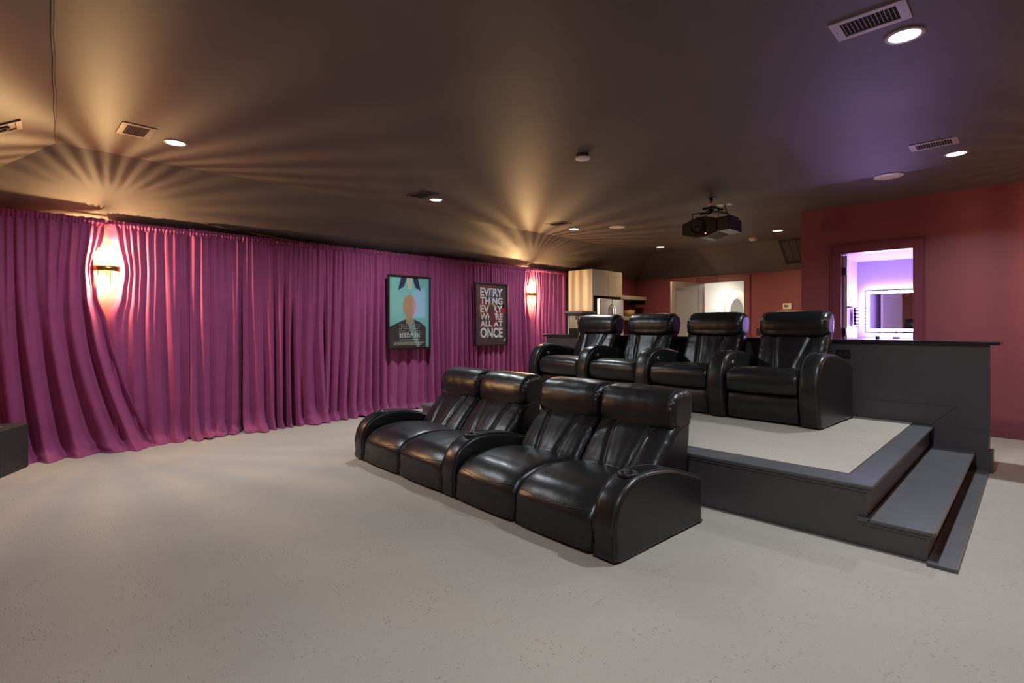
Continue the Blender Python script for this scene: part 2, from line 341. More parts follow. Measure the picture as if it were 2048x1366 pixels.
# ------------------------------------------------------------------ crystal wall sconces
def sconce(x, label, yw=YW, face=-1, bm=None):
    r = empty('wall_sconce', (x, yw, 1.955), 0 if face < 0 else PI, label=label, cat='sconce', group='glass rod sconces')
    mesh('back_plate', box(-.055, .055, -.02, 0, -.16, .16, .006), M['brass'], r)
    mesh('arm', tube([(0, -.02, 0), (0, -.23, 0)], .008, 8), M['brass'], r, smooth=True)
    # half-round band
    R = .118; cy = -.135
    arc = [(R*math.cos(a), cy-.0+R*.95*math.sin(a)) for a in [PI+PI*i/20 for i in range(21)]]
    V, Fs = [], []
    for rr in (1.0, .955):
        for px, py in arc:
            for z in (-.026, .026): V.append((px*rr, cy+(py-cy)*rr, z))
    m = len(arc)
    for i in range(m-1):
        a, b = 2*i, 2*i+2
        Fs += [(a, b, b+1, a+1), (2*m+a, 2*m+a+1, 2*m+b+1, 2*m+b), (a+1, b+1, 2*m+b+1, 2*m+a+1), (a, 2*m+a, 2*m+b, b)]
    mesh('band', (V, Fs), M['brass'], r, smooth=True)
    rodm = {}; n = 19
    for i in range(n):
        a = PI+PI*(i+.5)/n; c = math.cos(a)
        for up in (1, -1):
            L = (.285 if up > 0 else .30)-(.135 if up > 0 else .115)*abs(c)**1.3-.012*(i % 2)
            if up not in rodm:
                rodm[up] = o = mesh('glass_rod', lathe([(0.0, 0), (.0060, .002), (.0060, .985), (.0, 1.0)], 6), M['rod' if up > 0 else 'rodlow'], r)
            else: o = inst(rodm[up], r)
            o.location = (R*.93*c, cy+R*.88*math.sin(a), .02*up if up > 0 else -.02); o.scale = (1, 1, L*up)
    for z in (.125, -.125):
        mesh('bulb', lathe([(0, -.042), (.0040, -.038), (.0048, 0), (.0040, .038), (0, .042)], 10, (0, cy-.035, z)), bm or M['bulb' if z > 0 else 'bulblow'], r, smooth=True)
    mesh('stem', tube([(0, cy-.035, -.085), (0, cy-.035, .085)], .004, 6), M['brass'], r)
    return r
sconce(S1, 'large lit glass-rod sconce with brass band in the parted curtain near the subwoofer')
sconce(S2, 'lit glass-rod sconce with brass band right of the dark poster')
sconce(S2, 'lit glass-rod sconce on the near wall opposite the posters', YN, 1, mat('lamp_bulb_dim', (1, 1, 1), .5, emit=AMBER, es=SCONCE_ES*.16))

# ------------------------------------------------------------------ recessed downlights, speakers, vents, detectors
def downlight(x, y, label, warm=False, group='cool white recessed downlights'):
    r = empty('recessed_downlight', (x, y, CEIL), label=label, cat='downlight', group=group)
    mesh('trim_ring', lathe([(.078, 0), (.098, 0), (.097, -.006), (.080, -.009), (.076, -.004)], 32), M['vent'], r, smooth=True)
    mesh('lamp_lens', lathe([(.0, -.004), (.078, -.004), (.078, -.001), (0, -.001)], 32), M['lens_warm' if warm else 'lens_cool'], r)
    ld = bpy.data.lights.new('downlight_lamp', 'AREA'); ld.shape = 'DISK'; ld.size = .15; ld.energy = WARM_W if warm else COOL_W
    ld.color = WARM if warm else COOL; ld.spread = math.radians(150)
    lo = bpy.data.objects.new('downlight_lamp', ld); COL.objects.link(lo); lo.parent = r; lo.location = (0, 0, -.012)
downlight(1.225, 5.63, 'lit recessed downlight beside the tan vent above the larger sconce')
downlight(4.256, 5.70, 'lit recessed downlight above the magenta curtain left of the posters')
downlight(7.276, 5.735, 'lit recessed downlight beside the vent above the smaller sconce')
downlight(3.775, .54, 'large bright recessed downlight below the big slatted vent')
downlight(6.735, .555, 'bright recessed downlight next to the slatted vent above the steps')
downlight(.78, .55, 'recessed downlight in the near corner of the ceiling')
downlight(10.272, 5.734, 'warm recessed downlight above the refrigerator shelves', True, 'warm recessed downlights')
downlight(9.965, 3.252, 'warm recessed downlight near the small smoke detector', True, 'warm recessed downlights')
def disc(name, x, y, r, t, label, cat, m):
    o = mesh(name, lathe([(0, -t), (r*.86, -t), (r, -t*.72), (r, 0), (0, 0)], 36), m, loc=(x, y, CEIL), smooth=True); return tag(o, label, cat)
def spk(x, y, r, label):
    e = empty('ceiling_speaker', (x, y, CEIL), label=label, cat='speaker')
    mesh('grille', lathe([(0, -.007), (r-.008, -.007), (r-.008, 0), (0, 0)], 40), M['white'], e); mesh('rim', lathe([(r-.008, -.009), (r, -.008), (r, 0), (r-.008, 0)], 40), M['white'], e, smooth=True)
spk(7.645, 5.09, .135, 'round white ceiling speaker left of the projector')
spk(7.21, 1.18, .14, 'round white ceiling speaker above the bathroom door')
e = empty('smoke_detector', (4.16, 3.17, CEIL), label='white disc detector hanging proud of the ceiling above the sofa', cat='detector')
mesh('mount', lathe([(0, -.03), (.05, -.03), (.062, 0), (0, 0)], 28), M['ventdark'], e, smooth=True); mesh('cover', lathe([(0, -.052), (.066, -.05), (.075, -.043), (.075, -.034), (.05, -.03), (0, -.03)], 36), M['white'], e, smooth=True)
e = empty('smoke_detector', (10.48, 3.874, CEIL), label='small white round smoke detector near the warm downlight', cat='detector')
mesh('mount', lathe([(0, -.012), (.075, -.012), (.075, 0), (0, 0)], 28), M['white'], e, smooth=True); mesh('cover', lathe([(0, -.05), (.055, -.05), (.068, -.038), (.068, -.012), (0, -.012)], 28), M['white'], e, smooth=True)
def vent(x0, x1, y0, y1, label, m, n, border=.035, along='y', sm=None, tilt=35):
    cx, cy = (x0+x1)/2, (y0+y1)/2; a, b = (x1-x0)/2, (y1-y0)/2
    e = empty('ceiling_vent', (cx, cy, CEIL), label=label, cat='vent')
    t = .008; ia, ib = a-border, b-border
    if along == 'y': ib = b-border*1.35
    mesh('frame', join(box(-a, a, -b, -ib, -t, 0, .002), box(-a, a, ib, b, -t, 0, .002), box(-a, -ia, -ib, ib, -t, 0, .002), box(ia, a, -ib, ib, -t, 0, .002)), m, e)
    mesh('duct', box(-ia, ia, -ib, ib, -.0015, 0), M['hole'], e)
    ln, sp = (ia, ib) if along == 'y' else (ib, ia)
    s0 = None
    for i in range(n):
        p = -sp+2*sp*(i+.8)/(n+.3)
        if s0 is None:
            vf = box(-ln*.92, ln*.75, -.0012, .0012, -.006, -.001) if along == 'y' else box(-.0012, .0012, -ln, ln, -.006, -.001)
            s0 = mesh('slat', vf, sm or m, e); o = s0
        else: o = inst(s0, e)
        o.location = (0, p, 0) if along == 'y' else (p, 0, 0)
    if along == 'y':
        for s in (-1, 1): mesh('screw', lathe([(.004, -.0095), (.004, -.007)], 8, (0, s*(b-.02), 0)), M['ventdark'], e)
vent(3.345, 3.575, .475, .828, 'large white slatted ceiling vent beside the brightest downlight', M['vent'], 13)
vent(6.12, 6.35, .495, .85, 'white slatted ceiling vent above the stairs by the far downlight', M['vent'], 13)
vent(.785, 1.03, 5.345, 5.69, 'tan framed ceiling vent above the larger sconce', M['venttan'], 9, .045, 'x', M['ventdark'])
vent(3.83, 4.09, 5.42, 5.79, 'dark ceiling vent above the curtain left of the posters', M['ventdark'], 9, .04, 'x')
vent(6.56, 6.83, 5.43, 5.77, 'dark ceiling vent above the smaller sconce', M['ventdark'], 9, .04, 'x')
# return grille on the back slope
sl = math.atan2(.56, .6)
e = empty('return_air_grille', (11.335, 3.33, CEIL-(11.335-XBC)*.56/.6), label='large dark return grille on the sloped ceiling by the warm downlight', cat='vent')
e.rotation_euler = (0, sl, 0)
mesh('frame', join(box(-.31, .31, .25, .29, -.016, 0, .003), box(-.31, .31, -.29, -.25, -.016, 0, .003), box(-.31, -.27, -.25, .25, -.016, 0, .003), box(.27, .31, -.25, .25, -.016, 0, .003)), M['black'], e)
mesh('backing', box(-.27, .27, -.25, .25, -.003, 0), M['ventdark'], e)
for y in (-.13, 0, .13): mesh('divider', box(-.27, .27, y-.012, y+.012, -.012, -.002), M['ventdark'], e)
# square eyeball light on the screen-end slope
nB = Vector((-.5878, .0446, 1)).normalized()
e = empty('gimbal_light', (.06, 5.60, bz(.06, 5.60)), label='square metal gimbal light on the slanted ceiling at the left edge', cat='downlight')
e.rotation_euler = nB.to_track_quat('Z', 'Y').to_euler()
mesh('frame', join(box(-.11, .11, -.14, -.10, -.012, 0, .003), box(-.11, .11, .10, .14, -.012, 0, .003), box(-.11, -.075, -.10, .10, -.012, 0, .003), box(.075, .11, -.10, .10, -.012, 0, .003)), M['venttan'], e)
mesh('backing', box(-.075, .075, -.10, .10, -.003, 0), M['venttan'], e)
mesh('eyeball', lathe([(.0, -.005), (.03, -.005), (.038, -.016), (.055, -.02), (.062, -.012), (.062, 0)], 24), M['black'], e, smooth=True)

# ------------------------------------------------------------------ leather seating
def catmull(pts, n):
    m = len(pts); raw = []
    for i in range(m):
        p0, p1, p2, p3 = (Vector(pts[(i+k-1) % m]) for k in range(4))
        for k in range(12):
            t = k/12; raw.append(.5*((2*p1)+(p2-p0)*t+(2*p0-5*p1+4*p2-p3)*t*t+(3*p1-p0-3*p2+p3)*t**3))
    L = [0]
    for i in range(len(raw)): L.append(L[-1]+(raw[(i+1) % len(raw)]-raw[i]).length)
    out = []; j = 0
    for i in range(n):
        d = L[-1]*i/n
        while L[j+1] < d: j += 1
        t = (d-L[j])/max(1e-9, L[j+1]-L[j]); out.append(raw[j].lerp(raw[(j+1) % len(raw)], t))
    return out
class Loft:
    def __init__(s, pts, width, r=.04, n=56, ny=22, disp=None):
        s.p = catmull(pts, n); s.hw = width/2; s.r = r; s.n = n; s.disp = disp
        ar = sum(s.p[i].x*s.p[(i+1) % n].y-s.p[(i+1) % n].x*s.p[i].y for i in range(n)); sg = 1 if ar > 0 else -1
        s.nrm = []
        for i in range(n):
            t = (s.p[(i+1) % n]-s.p[i-1]).normalized(); s.nrm.append(Vector((t.y, -t.x))*sg)
        A = [math.radians(a) for a in (90, 72, 54, 36, 18)]
        s.ys = [(-s.hw+r-r*math.sin(a), r*(1-math.cos(a))) for a in A]
        s.ys += [(-s.hw+r+(2*s.hw-2*r)*k/ny, 0.0) for k in range(ny+1)]
        s.ys += [(s.hw-r+r*math.sin(a), r*(1-math.cos(a))) for a in A[::-1]]
    def at(s, i, y, inset=0.0, lift=0.0):
        i %= s.n; p = s.p[i]; d = -inset+lift
        if s.disp: d += s.disp(p.x, p.y, y, s.hw, i/s.n, s.nrm[i])
        q = p+s.nrm[i]*d; return (q.x, y, max(q.y, .002))
    def near(s, x, z): return min(range(s.n), key=lambda i: (s.p[i].x-x)**2+(s.p[i].y-z)**2)
    def mesh(s):
        V = [s.at(i, y, ins) for y, ins in s.ys for i in range(s.n)]; n = s.n; m = len(s.ys)
        Fs = [(j*n+i, j*n+(i+1) % n, (j+1)*n+(i+1) % n, (j+1)*n+i) for j in range(m-1) for i in range(n)]
        return V, Fs+[tuple(range(n-1, -1, -1)), tuple((m-1)*n+i for i in range(n))]
    def run(s, i0, i1, y0, y1, lift=.001, inset=0.0):
        k = abs(i1-i0); st = 1 if i1 >= i0 else -1
        return [s.at(i0+st*q, y0+(y1-y0)*q/max(1, k), inset, lift) for q in range(k+1)]
    def across(s, i, y0, y1, n=24, sag=0, lift=.001):
        out = []
        for q in range(n+1):
            t = q/n; y = y0+(y1-y0)*t; fi = i+sag*math.sin(PI*t); k0 = math.floor(fi); fr = fi-k0
            out.append(tuple(Vector(s.at(k0, y, 0, lift)).lerp(Vector(s.at(k0+1, y, 0, lift)), fr)))
        return out
def pucker(x, z, y, hw, s, amp=.007, k=26, reach=.055, seed=0.0):
    e = math.exp(-(hw-abs(y))/reach); return amp*e*math.sin(2*PI*k*s+3*noise.noise((s*9, y*3, seed)))
SEAMR = .0028
def back_disp(z0, z1, ys, bul, seed):
    # three padded channels with stitched valleys, plus wrinkles
    def f(x, z, y, hw, s, nr):
        d = 0.0
        if nr.x < -.2 and z > z0:
            t = min(1, max(0, (z-z0)/(z1-z0)))
            d += bul*(1-(y/hw)**2)
            for a, b in ys:
                c = a+(b-a)*t; d -= .015*math.exp(-((y-c)/.020)**2)
            d += .0022*noise.noise((x*7, y*11+seed, z*9))+.0022*noise.noise((x*6, y*34+seed, z*7))
            d += pucker(x, z, y, hw, s, .006, 40, .05, seed)
        return d
    return f
def head_disp(bul, seed):
    def f(x, z, y, hw, s, nr):
        d = bul*(1-(y/hw)**4)*(1 if nr.x < .3 else .4)
        if nr.y < -.3 and nr.x < .5: d += .022*(1-(y/hw)**2)
        return d+pucker(x, z, y, hw, s, .0085, 34, .05, seed)+.003*noise.noise((x*8, y*14+seed, z*14))
    return f
def seat_disp(bul, seed):
    def f(x, z, y, hw, s, nr):
        d = 0
        if nr.y > .2: d += bul*(1-(y/hw)**4)
        if nr.x < -.3: d += .010*(1-(y/hw)**2)
        return d+.003*noise.noise((x*7, y*9+seed, z*9))+pucker(x, z, y, hw, s, .003, 44, .03, seed)
    return f
def seam(name, pts, parent, r=SEAMR): return mesh(name, tube(pts, r, 5), M['seam'], parent, smooth=True)
def cut_cup(o, c, r, depth):
    cu = mesh('cutter', lathe([(0, c[2]-depth), (r, c[2]-depth), (r, c[2]+.1), (0, c[2]+.1)], 28, (c[0], c[1], 0)), None)
    for q in (cu, o):
        bm = bmesh.new(); bm.from_mesh(q.data); bmesh.ops.remove_doubles(bm, verts=bm.verts[:], dist=1e-5)
        bmesh.ops.triangulate(bm, faces=[f for f in bm.faces if len(f.verts) > 4])
        bmesh.ops.recalc_face_normals(bm, faces=bm.faces[:]); bm.to_mesh(q.data); bm.free()
    n0 = len(o.data.vertices); top = max(v.co.z for v in o.data.vertices)
    pa = o.parent; o.parent = None; lo = o.location.copy(); o.location = (0, 0, 0)
    md = o.modifiers.new('cup', 'BOOLEAN'); md.object = cu; md.operation = 'DIFFERENCE'; md.solver = 'EXACT'
    bpy.context.view_layer.update(); dg = bpy.context.evaluated_depsgraph_get()
    me = bpy.data.meshes.new_from_object(o.evaluated_get(dg)); o.modifiers.clear(); zs = [v.co.z for v in me.vertices]
    if len(zs) > n0*.8 and max(zs) < top+.002: o.data = me
    else: print('CUP FAILED', len(zs), n0, max(zs) if zs else 0); me = o.data
    me.materials.clear(); me.materials.append(M['leather'])
    bpy.data.objects.remove(cu); o.parent = pa; o.location = lo
def cup_ring(parent, c, r):
    mesh('cup_holder', lathe([(r-.006, -.06), (r-.002, -.01), (r-.003, .004), (r+.006, .007), (r+.016, .003), (r+.017, -.02)], 32, c), M['black'], parent, smooth=True)
def arm_mesh(pts, wd, cup, cz):
    lf = Loft(pts, wd, .028, 64, 8, lambda x, z, y, hw, s, nr: .012*(1-(y/hw)**2)*max(0, nr.y*.8-nr.x*.4)); return lf

# ---- front row: one long low sofa, four seats and three arms
th = math.atan(.048)
sofa = empty('theater_sofa', (2.505, 1.655, 0), -th, label='long low black leather four-seat sofa with three cup holder arms in front of the platform', cat='sofa')
AW, SW = .172, .677
armP = [(.01, .004), (-.03, .10), (-.037, .20), (-.006, .315), (.05, .385), (.142, .435), (.25, .458), (.417, .452), (.6, .422), (.79, .362), (.925, .312), (.945, .28), (.945, .02), (.93, .004), (.5, .004)]
a_l = arm_mesh(armP, AW, None, None)
cupx = .205; ic = a_l.near(cupx, .45); cz = a_l.at(ic, 0)[2]
arm0 = None
for y in (AW/2, AW*1.5+2*SW, AW*2.5+4*SW):
    if arm0 is None:
        arm0 = mesh('armrest', a_l.mesh(), M['leather'], sofa, smooth=True); cut_cup(arm0, (cupx, 0, cz), .043, .07); a = arm0
        for p in a.data.polygons: p.use_smooth = abs(p.normal.y) < .93
    else: a = inst(arm0, sofa)
    a.location = (0, y, 0)
    cup_ring(a, (cupx, 0, cz), .046)
    i0, i1 = a_l.near(.015, .03), a_l.near(.93, .30)
    if i1 < i0: i1 += a_l.n
    for sgn in (-1, 1):
        seam('seam', a_l.run(i0, i1, sgn*(AW/2-.020), sgn*(AW/2-.020), .0015), a)
seatP = [(.0, .012), (-.022, .10), (-.022, .18), (.012, .243), (.085, .30), (.22, .338), (.42, .345), (.70, .30), (.76, .2), (.74, .05), (.4, .012)]
sback = [(.60, .27), (.655, .345), (.745, .46), (.845, .565), (.915, .63), (1.0, .66), (1.09, .67), (1.125, .62), (1.10, .42), (1.03, .16), (.86, .14), (.68, .18)]
shead = [(.925, .612), (.885, .645), (.878, .72), (.900, .80), (.95, .853), (1.03, .872), (1.11, .868), (1.155, .835), (1.165, .76), (1.13, .62), (1.03, .59)]
for k in range(4):
    y = AW*(1+(k >= 2))+SW*(k+.5)
    s_l = Loft(seatP, SW-.008, .035, 60, 22, seat_disp(.022, k*3.3))
    so = mesh('seat_cushion', s_l.mesh(), M['leather'], sofa, smooth=True, loc=(0, y, 0))
    i = s_l.near(.012, .243); seam('seam', s_l.across(i, -SW/2+.03, SW/2-.03, 24, sag=-1), so)
    b_l = Loft(sback, SW-.012, .05, 64, 40, back_disp(.30, .64, [(-.115, -.165), (.085, .175)], .034, k*5.1+1))
    bo = mesh('backrest', b_l.mesh(), M['leather'], sofa, smooth=True, loc=(0, y, 0))
    ia, ib = b_l.near(.66, .35), b_l.near(.92, .62)
    for a_, b_ in ((-.115, -.165), (.085, .175)):
        seam('seam', b_l.run(ia, ib, a_, b_, .0025), bo)
    h_l = Loft(shead, SW-.016, .045, 56, 26, head_disp(.018, k*2.7))
    ho = mesh('headrest', h_l.mesh(), M['leather'], sofa, smooth=True, loc=(0, y, 0))
    i0, i1 = h_l.near(.925, .605), h_l.near(1.13, .62)
    if i1 < i0: i0, i1 = i1, i0
    for sgn in (-1, 1): seam('seam', h_l.run(i0, i1, sgn*(SW/2-.055), sgn*(SW/2-.055), .001), ho, .0022)
mesh('base', box(.05, .92, .03, AW*3+4*SW-.03, .002, .20), M['black'], sofa)

# ---- back row on the platform: four power recliners
CW = .903; CAW = .178; CSW = CW-CAW
th2 = math.atan(.051); u = Vector((math.sin(th2), math.cos(th2), 0))
o0 = Vector((5.37, 1.468, P+.004))
carm = [(.03, .004), (-.03, .10), (-.066, .24), (-.072, .38), (-.045, .50), (.018, .605), (.11, .660), (.27, .682), (.475, .662), (.75, .606), (.92, .556), (.943, .50), (.943, .03), (.925, .004), (.5, .004)]
c_l = Loft(carm, CAW, .034, 72, 8, lambda x, z, y, hw, s, nr: .014*(1-(y/hw)**2)*max(0, nr.y*.8-nr.x*.3))
ccx = .22; ccz = c_l.at(c_l.near(ccx, .68), 0)[2]
cseat = [(.015, .292), (-.03, .33), (-.045, .40), (-.028, .465), (.02, .500), (.13, .522), (.40, .512), (.72, .47), (.78, .40), (.76, .30), (.4, .27)]
cfoot = [(.03, .025), (.0, .10), (-.004, .20), (.012, .268), (.05, .288), (.11, .27), (.12, .14), (.10, .03)]
cback = [(.63, .42), (.665, .52), (.715, .64), (.775, .76), (.82, .85), (.88, .885), (.93, .90), (.962, .84), (.945, .64), (.92, .40), (.86, .36), (.70, .37)]
chead = [(.835, .848), (.792, .872), (.776, .945), (.790, 1.02), (.835, 1.075), (.90, 1.10), (.98, 1.098), (1.03, 1.06), (1.045, .98), (1.015, .86), (.93, .82)]
chair_labels = ['black leather recliner at the left end, nearest the popcorn machine', 'second black leather recliner from the popcorn machine with a wrinkled backrest', 'third black leather recliner from the popcorn machine, before the white doorway', 'black leather recliner at the right end beside the bar and outlet']
carm0 = None
def put_arm(parent, y):
    global carm0
    if carm0 is None:
        carm0 = mesh('armrest', c_l.mesh(), M['leather'], parent, smooth=True); cut_cup(carm0, (ccx, 0, ccz), .043, .07); a = carm0
        for p in a.data.polygons: p.use_smooth = abs(p.normal.y) < .93
    else: a = inst(carm0, parent)
    a.location = (0, y, 0)
    cup_ring(a, (ccx, 0, ccz), .046)
    i0, i1 = c_l.near(.03, .03), c_l.near(.928, .545)
    if i1 < i0: i1 += c_l.n
    for sgn in (-1, 1): seam('seam', c_l.run(i0, i1, sgn*(CAW/2-.022), sgn*(CAW/2-.022), .0015), a)
    seam('seam', c_l.across(c_l.near(-.068, .415), -CAW/2+.03, CAW/2-.03, 10), a, .002)
    return a
for k in range(4):
    # k = 0 is the rightmost chair; each chair owns the arm on its left, the rightmost also the outer right arm
    e = empty('recliner', o0+u*CW*(k+.5), -th2, label=chair_labels[3-k], cat='recliner', group='black leather recliners on the platform')
    ar = put_arm(e, CW/2)
    if k == 0: put_arm(e, -CW/2)
    mesh('recline_button', lathe([(0, -.012), (.018, -.011), (.026, -.006), (.027, 0), (0, 0)], 24, (.17, CW/2-CAW/2-.002, .565), 'y'), M['chrome'], e, smooth=True)
    s_l = Loft(cseat, CSW-.012, .04, 60, 22, seat_disp(.012, k*4.4+2))
    so = mesh('seat_cushion', s_l.mesh(), M['leather'], e, smooth=True)
    seam('seam', s_l.across(s_l.near(.01, .495), -CSW/2+.04, CSW/2-.04, 24, 1), so)
    f_l = Loft(cfoot, CSW-.03, .025, 44, 14, lambda x, z, y, hw, s, nr: .004*noise.noise((x*8, y*6, z*7)))
    mesh('footrest', f_l.mesh(), M['leather'], e, smooth=True)
    wr_ = .032 if k != 2 else .02
    b_l = Loft(cback, CSW-.02, .05, 64, 40, back_disp(.46, .86, [(-.085, -.20), (.115, .165)], wr_, k*3.7+.5))
    bo = mesh('backrest', b_l.mesh(), M['leather'], e, smooth=True)
    ia, ib = b_l.near(.67, .53), b_l.near(.82, .85)
    for a_, b_ in ((-.095, -.20), (.115, .165)): seam('seam', b_l.run(ia, ib, a_, b_, .0025), bo, .0032)
    h_l = Loft(chead, CSW-.025, .055, 56, 26, head_disp(.02, k*1.9+4))
    ho = mesh('headrest', h_l.mesh(), M['leather'], e, smooth=True)
    i0, i1 = h_l.near(.835, .845), h_l.near(1.015, .86)
    if i1 < i0: i0, i1 = i1, i0
    for sgn in (-1, 1): seam('seam', h_l.run(i0, i1, sgn*(CSW/2-.07), sgn*(CSW/2-.07), .001), ho, .0022)
    mesh('base', box(.12, .95, -CW/2+CAW/2+.005, CW/2-CAW/2-.005, .002, .27), M['black'], e)

# ------------------------------------------------------------------ framed posters
def textmesh(s, size, m, parent, loc, fit=None, bold=.012, z=.0012, name='lettering', stretch=1.0, space=1.0):
    c = bpy.data.curves.new(name, 'FONT'); c.body = s; c.size = size; c.align_x = 'CENTER'; c.align_y = 'BOTTOM_BASELINE'; c.offset = bold*size; c.extrude = .0004; c.resolution_u = 3; c.space_character = space
    t = bpy.data.objects.new('t', c); COL.objects.link(t); bpy.context.view_layer.update()
    me = bpy.data.meshes.new_from_object(t.evaluated_get(bpy.context.evaluated_depsgraph_get())); bpy.data.objects.remove(t)
    xs = [v.co.x for v in me.vertices]; ys = [v.co.y for v in me.vertices]
    k = (fit/(max(xs)-min(xs))) if fit else 1; cx = (max(xs)+min(xs))/2; ky = size*stretch/(max(ys)-min(ys)) if stretch else k; y0 = min(ys)
    for v in me.vertices: v.co = ((v.co.x-cx)*k, -.001-v.co.z, (v.co.y-y0)*ky)
    me.materials.clear(); me.materials.append(m)
    o = bpy.data.objects.new(name, me); COL.objects.link(o); o.parent = parent; o.location = loc; return o
def flat(poly, m, parent, name, lay):
    # printed shape on the poster sheet; thin
    return mesh(name, prism(poly, -lay*.0006-.0005, -lay*.0006, 'y'), m, parent)
def ell(cx, cz, a, b, n=24): return [(cx+a*math.cos(2*PI*i/n), cz+b*math.sin(2*PI*i/n)) for i in range(n)]
ink = {k: mat('print_'+k, c, .5) for k, c in dict(teal=(.27, .66, .60), brown=(.085, .052, .052), tan=(.62, .36, .19), navy=(.03, .045, .13), cream=(.75, .70, .50), sage=(.27, .36, .31), white=(.85, .87, .86), slate=(.055, .050, .062), red=(.40, .03, .035), blue=(.06, .12, .24), gold=(.60, .38, .05), dusk=(.16, .03, .05)).items()}
def poster(x0, x1, z0, z1, label, sheet):
    cx, cz = (x0+x1)/2, (z0+z1)/2; a, b = (x1-x0)/2, (z1-z0)/2
    e = empty('framed_poster', (cx, 6.985, cz), label=label, cat='poster')
    f = .028
    for s in (-1, 1):
        mesh('frame_rail', box(-a, a, -.022, .012, s*b-(f if s > 0 else 0), s*b+(0 if s > 0 else f), .003), M['frame'], e)
        mesh('frame_rail', box(s*a-(f if s > 0 else 0), s*a+(0 if s > 0 else f), -.0215, .012, -b+f, b-f, .003), M['frame'], e)
    mesh('backing', box(-a+f*.5, a-f*.5, .0, .010, -b+f*.5, b-f*.5), M['frame'], e)
    sh = mesh('print_sheet', box(-a+f, a-f, -.004, .0, -b+f, b-f), sheet, e)
    mesh('glazing', box(-a+f, a-f, -.0125, -.011, -b+f, b-f), M['glass'], e)
    return e, sh, a-f, b-f
M['pglass'] = glass_mat('poster_glass', (1, 1, 1), .95, .02)
e, sh, a, b = poster(4.30, 5.095, .972, 2.13, 'black framed teal poster with brown figure shapes and white lettering', ink['teal'])
ly = lambda n: -.004-.0006*n
def pr(poly, m, name, lay): return mesh(name, prism(poly, ly(lay)-.0005, ly(lay), 'y'), ink[m], sh)
# abstract stand-in artwork: dark wedge forms above, rounded tan mass, brown block below
pr([(-a*.12, b), (-a*.42, b), (-a*.58, b*.62), (-a*.30, b*.72)], 'navy', 'print_shape', 1)
pr([(a*.12, b), (a*.42, b), (a*.58, b*.62), (a*.30, b*.72)], 'navy', 'print_shape', 1)
pr([(-a*.16, b), (a*.16, b), (a*.10, b*.66), (-a*.10, b*.66)], 'cream', 'print_shape', 2)
pr(ell(0, b*.18, a*.34, b*.32), 'tan', 'print_shape', 2)
pr([(-a*.15, b*.02), (a*.15, b*.02), (a*.18, -b*.32), (-a*.18, -b*.32)], 'tan', 'print_shape', 3)
pr([(-a, -b), (a*.84, -b), (a*.84, -b*.42), (a*.55, -b*.28), (a*.22, -b*.20), (-a*.22, -b*.20), (-a*.6, -b*.30), (-a, -b*.42)], 'brown', 'print_shape', 1)
pr([(-a*.20, -b*.20), (a*.22, -b*.20), (a*.52, -b), (a*.38, -b)], 'sage', 'print_shape', 2)
textmesh('BIRDMAN', .075, ink['white'], sh, (0, ly(4), -b*.72), a*1.0, .012, space=1.45)
for i in range(7):
    for j in range(13):
        x = (-.5+j/12)*a; mesh('print_dot', box(x-.006, x+.006, ly(4)-.0005, ly(4), -b*.35-i*.032-.005, -b*.35-i*.032+.005), ink['white'], sh) if (i*13+j) % 5 != 3 else None
for i in range(3): mesh('print_line', box(-a*.78, a*.78-.03*i, ly(4)-.0005, ly(4), -b*.86-i*.018, -b*.86-i*.018+.007), ink['cream'], sh)
mesh('print_line', box(-a*.5, a*.5, ly(4)-.0005, ly(4), -b*.785, -b*.785+.008), ink['white'], sh)
e, sh, a, b = poster(6.05, 6.86, .975, 2.112, 'black framed dark poster with stacked white capital lettering on red', ink['slate'])
for i in range(14):
    q = random.Random(i); cx, cz = q.uniform(-.85, .85)*a, q.uniform(-.45, .35)*b; r = q.uniform(.06, .16)
    if abs(cx) < .3*a: cx += .5*a
    cx = max(-a+r*.75, min(a-r*.75, cx))
    pr([(cx+r*.75*q.uniform(.5, 1)*math.cos(t), cz+r*q.uniform(.4, 1.1)*math.sin(t)) for t in [2*PI*k/13 for k in range(13)]], 'red' if i % 3 else 'dusk', 'print_shape', 1+(i % 3)*.3)
zt = b*.91
lines = [('EVERY', .150), ('THING', .132), ('EVERY', .132), ('WHERE', .118), ('ALL AT', .112), ('ONCE', .185)]
for s, hgt in lines:
    zt -= hgt+.014; textmesh(s, hgt, ink['white'], sh, (0, ly(4), zt), a*1.46, .035)
pr(ell(-.01, b*.55, .035, .13), 'blue', 'print_shape', 6)
pr([(-.09, b*.36), (.09, b*.36), (.05, b*.02), (-.05, b*.02)], 'gold', 'print_shape', 7)
pr(ell(-.01, b*.12, .075, .12), 'brown', 'print_shape', 8)
pr([(-.06, b*.05), (.05, b*.10), (.13, -b*.24), (.02, -b*.30)], 'dusk', 'print_shape', 9)
mesh('print_line', box(-a*.70, a*.70, ly(4)-.0005, ly(4), b*.93, b*.93+.012), ink['red'], sh)
mesh('print_line', box(-a*.18, a*.20, ly(4)-.0005, ly(4), -b*.70, -b*.70+.012), ink['white'], sh)
pr([(a*.78, -b*.93), (a*.92, -b*.86), (a*.95, -b*.80), (a*.80, -b*.86)], 'white', 'print_shape', 5)

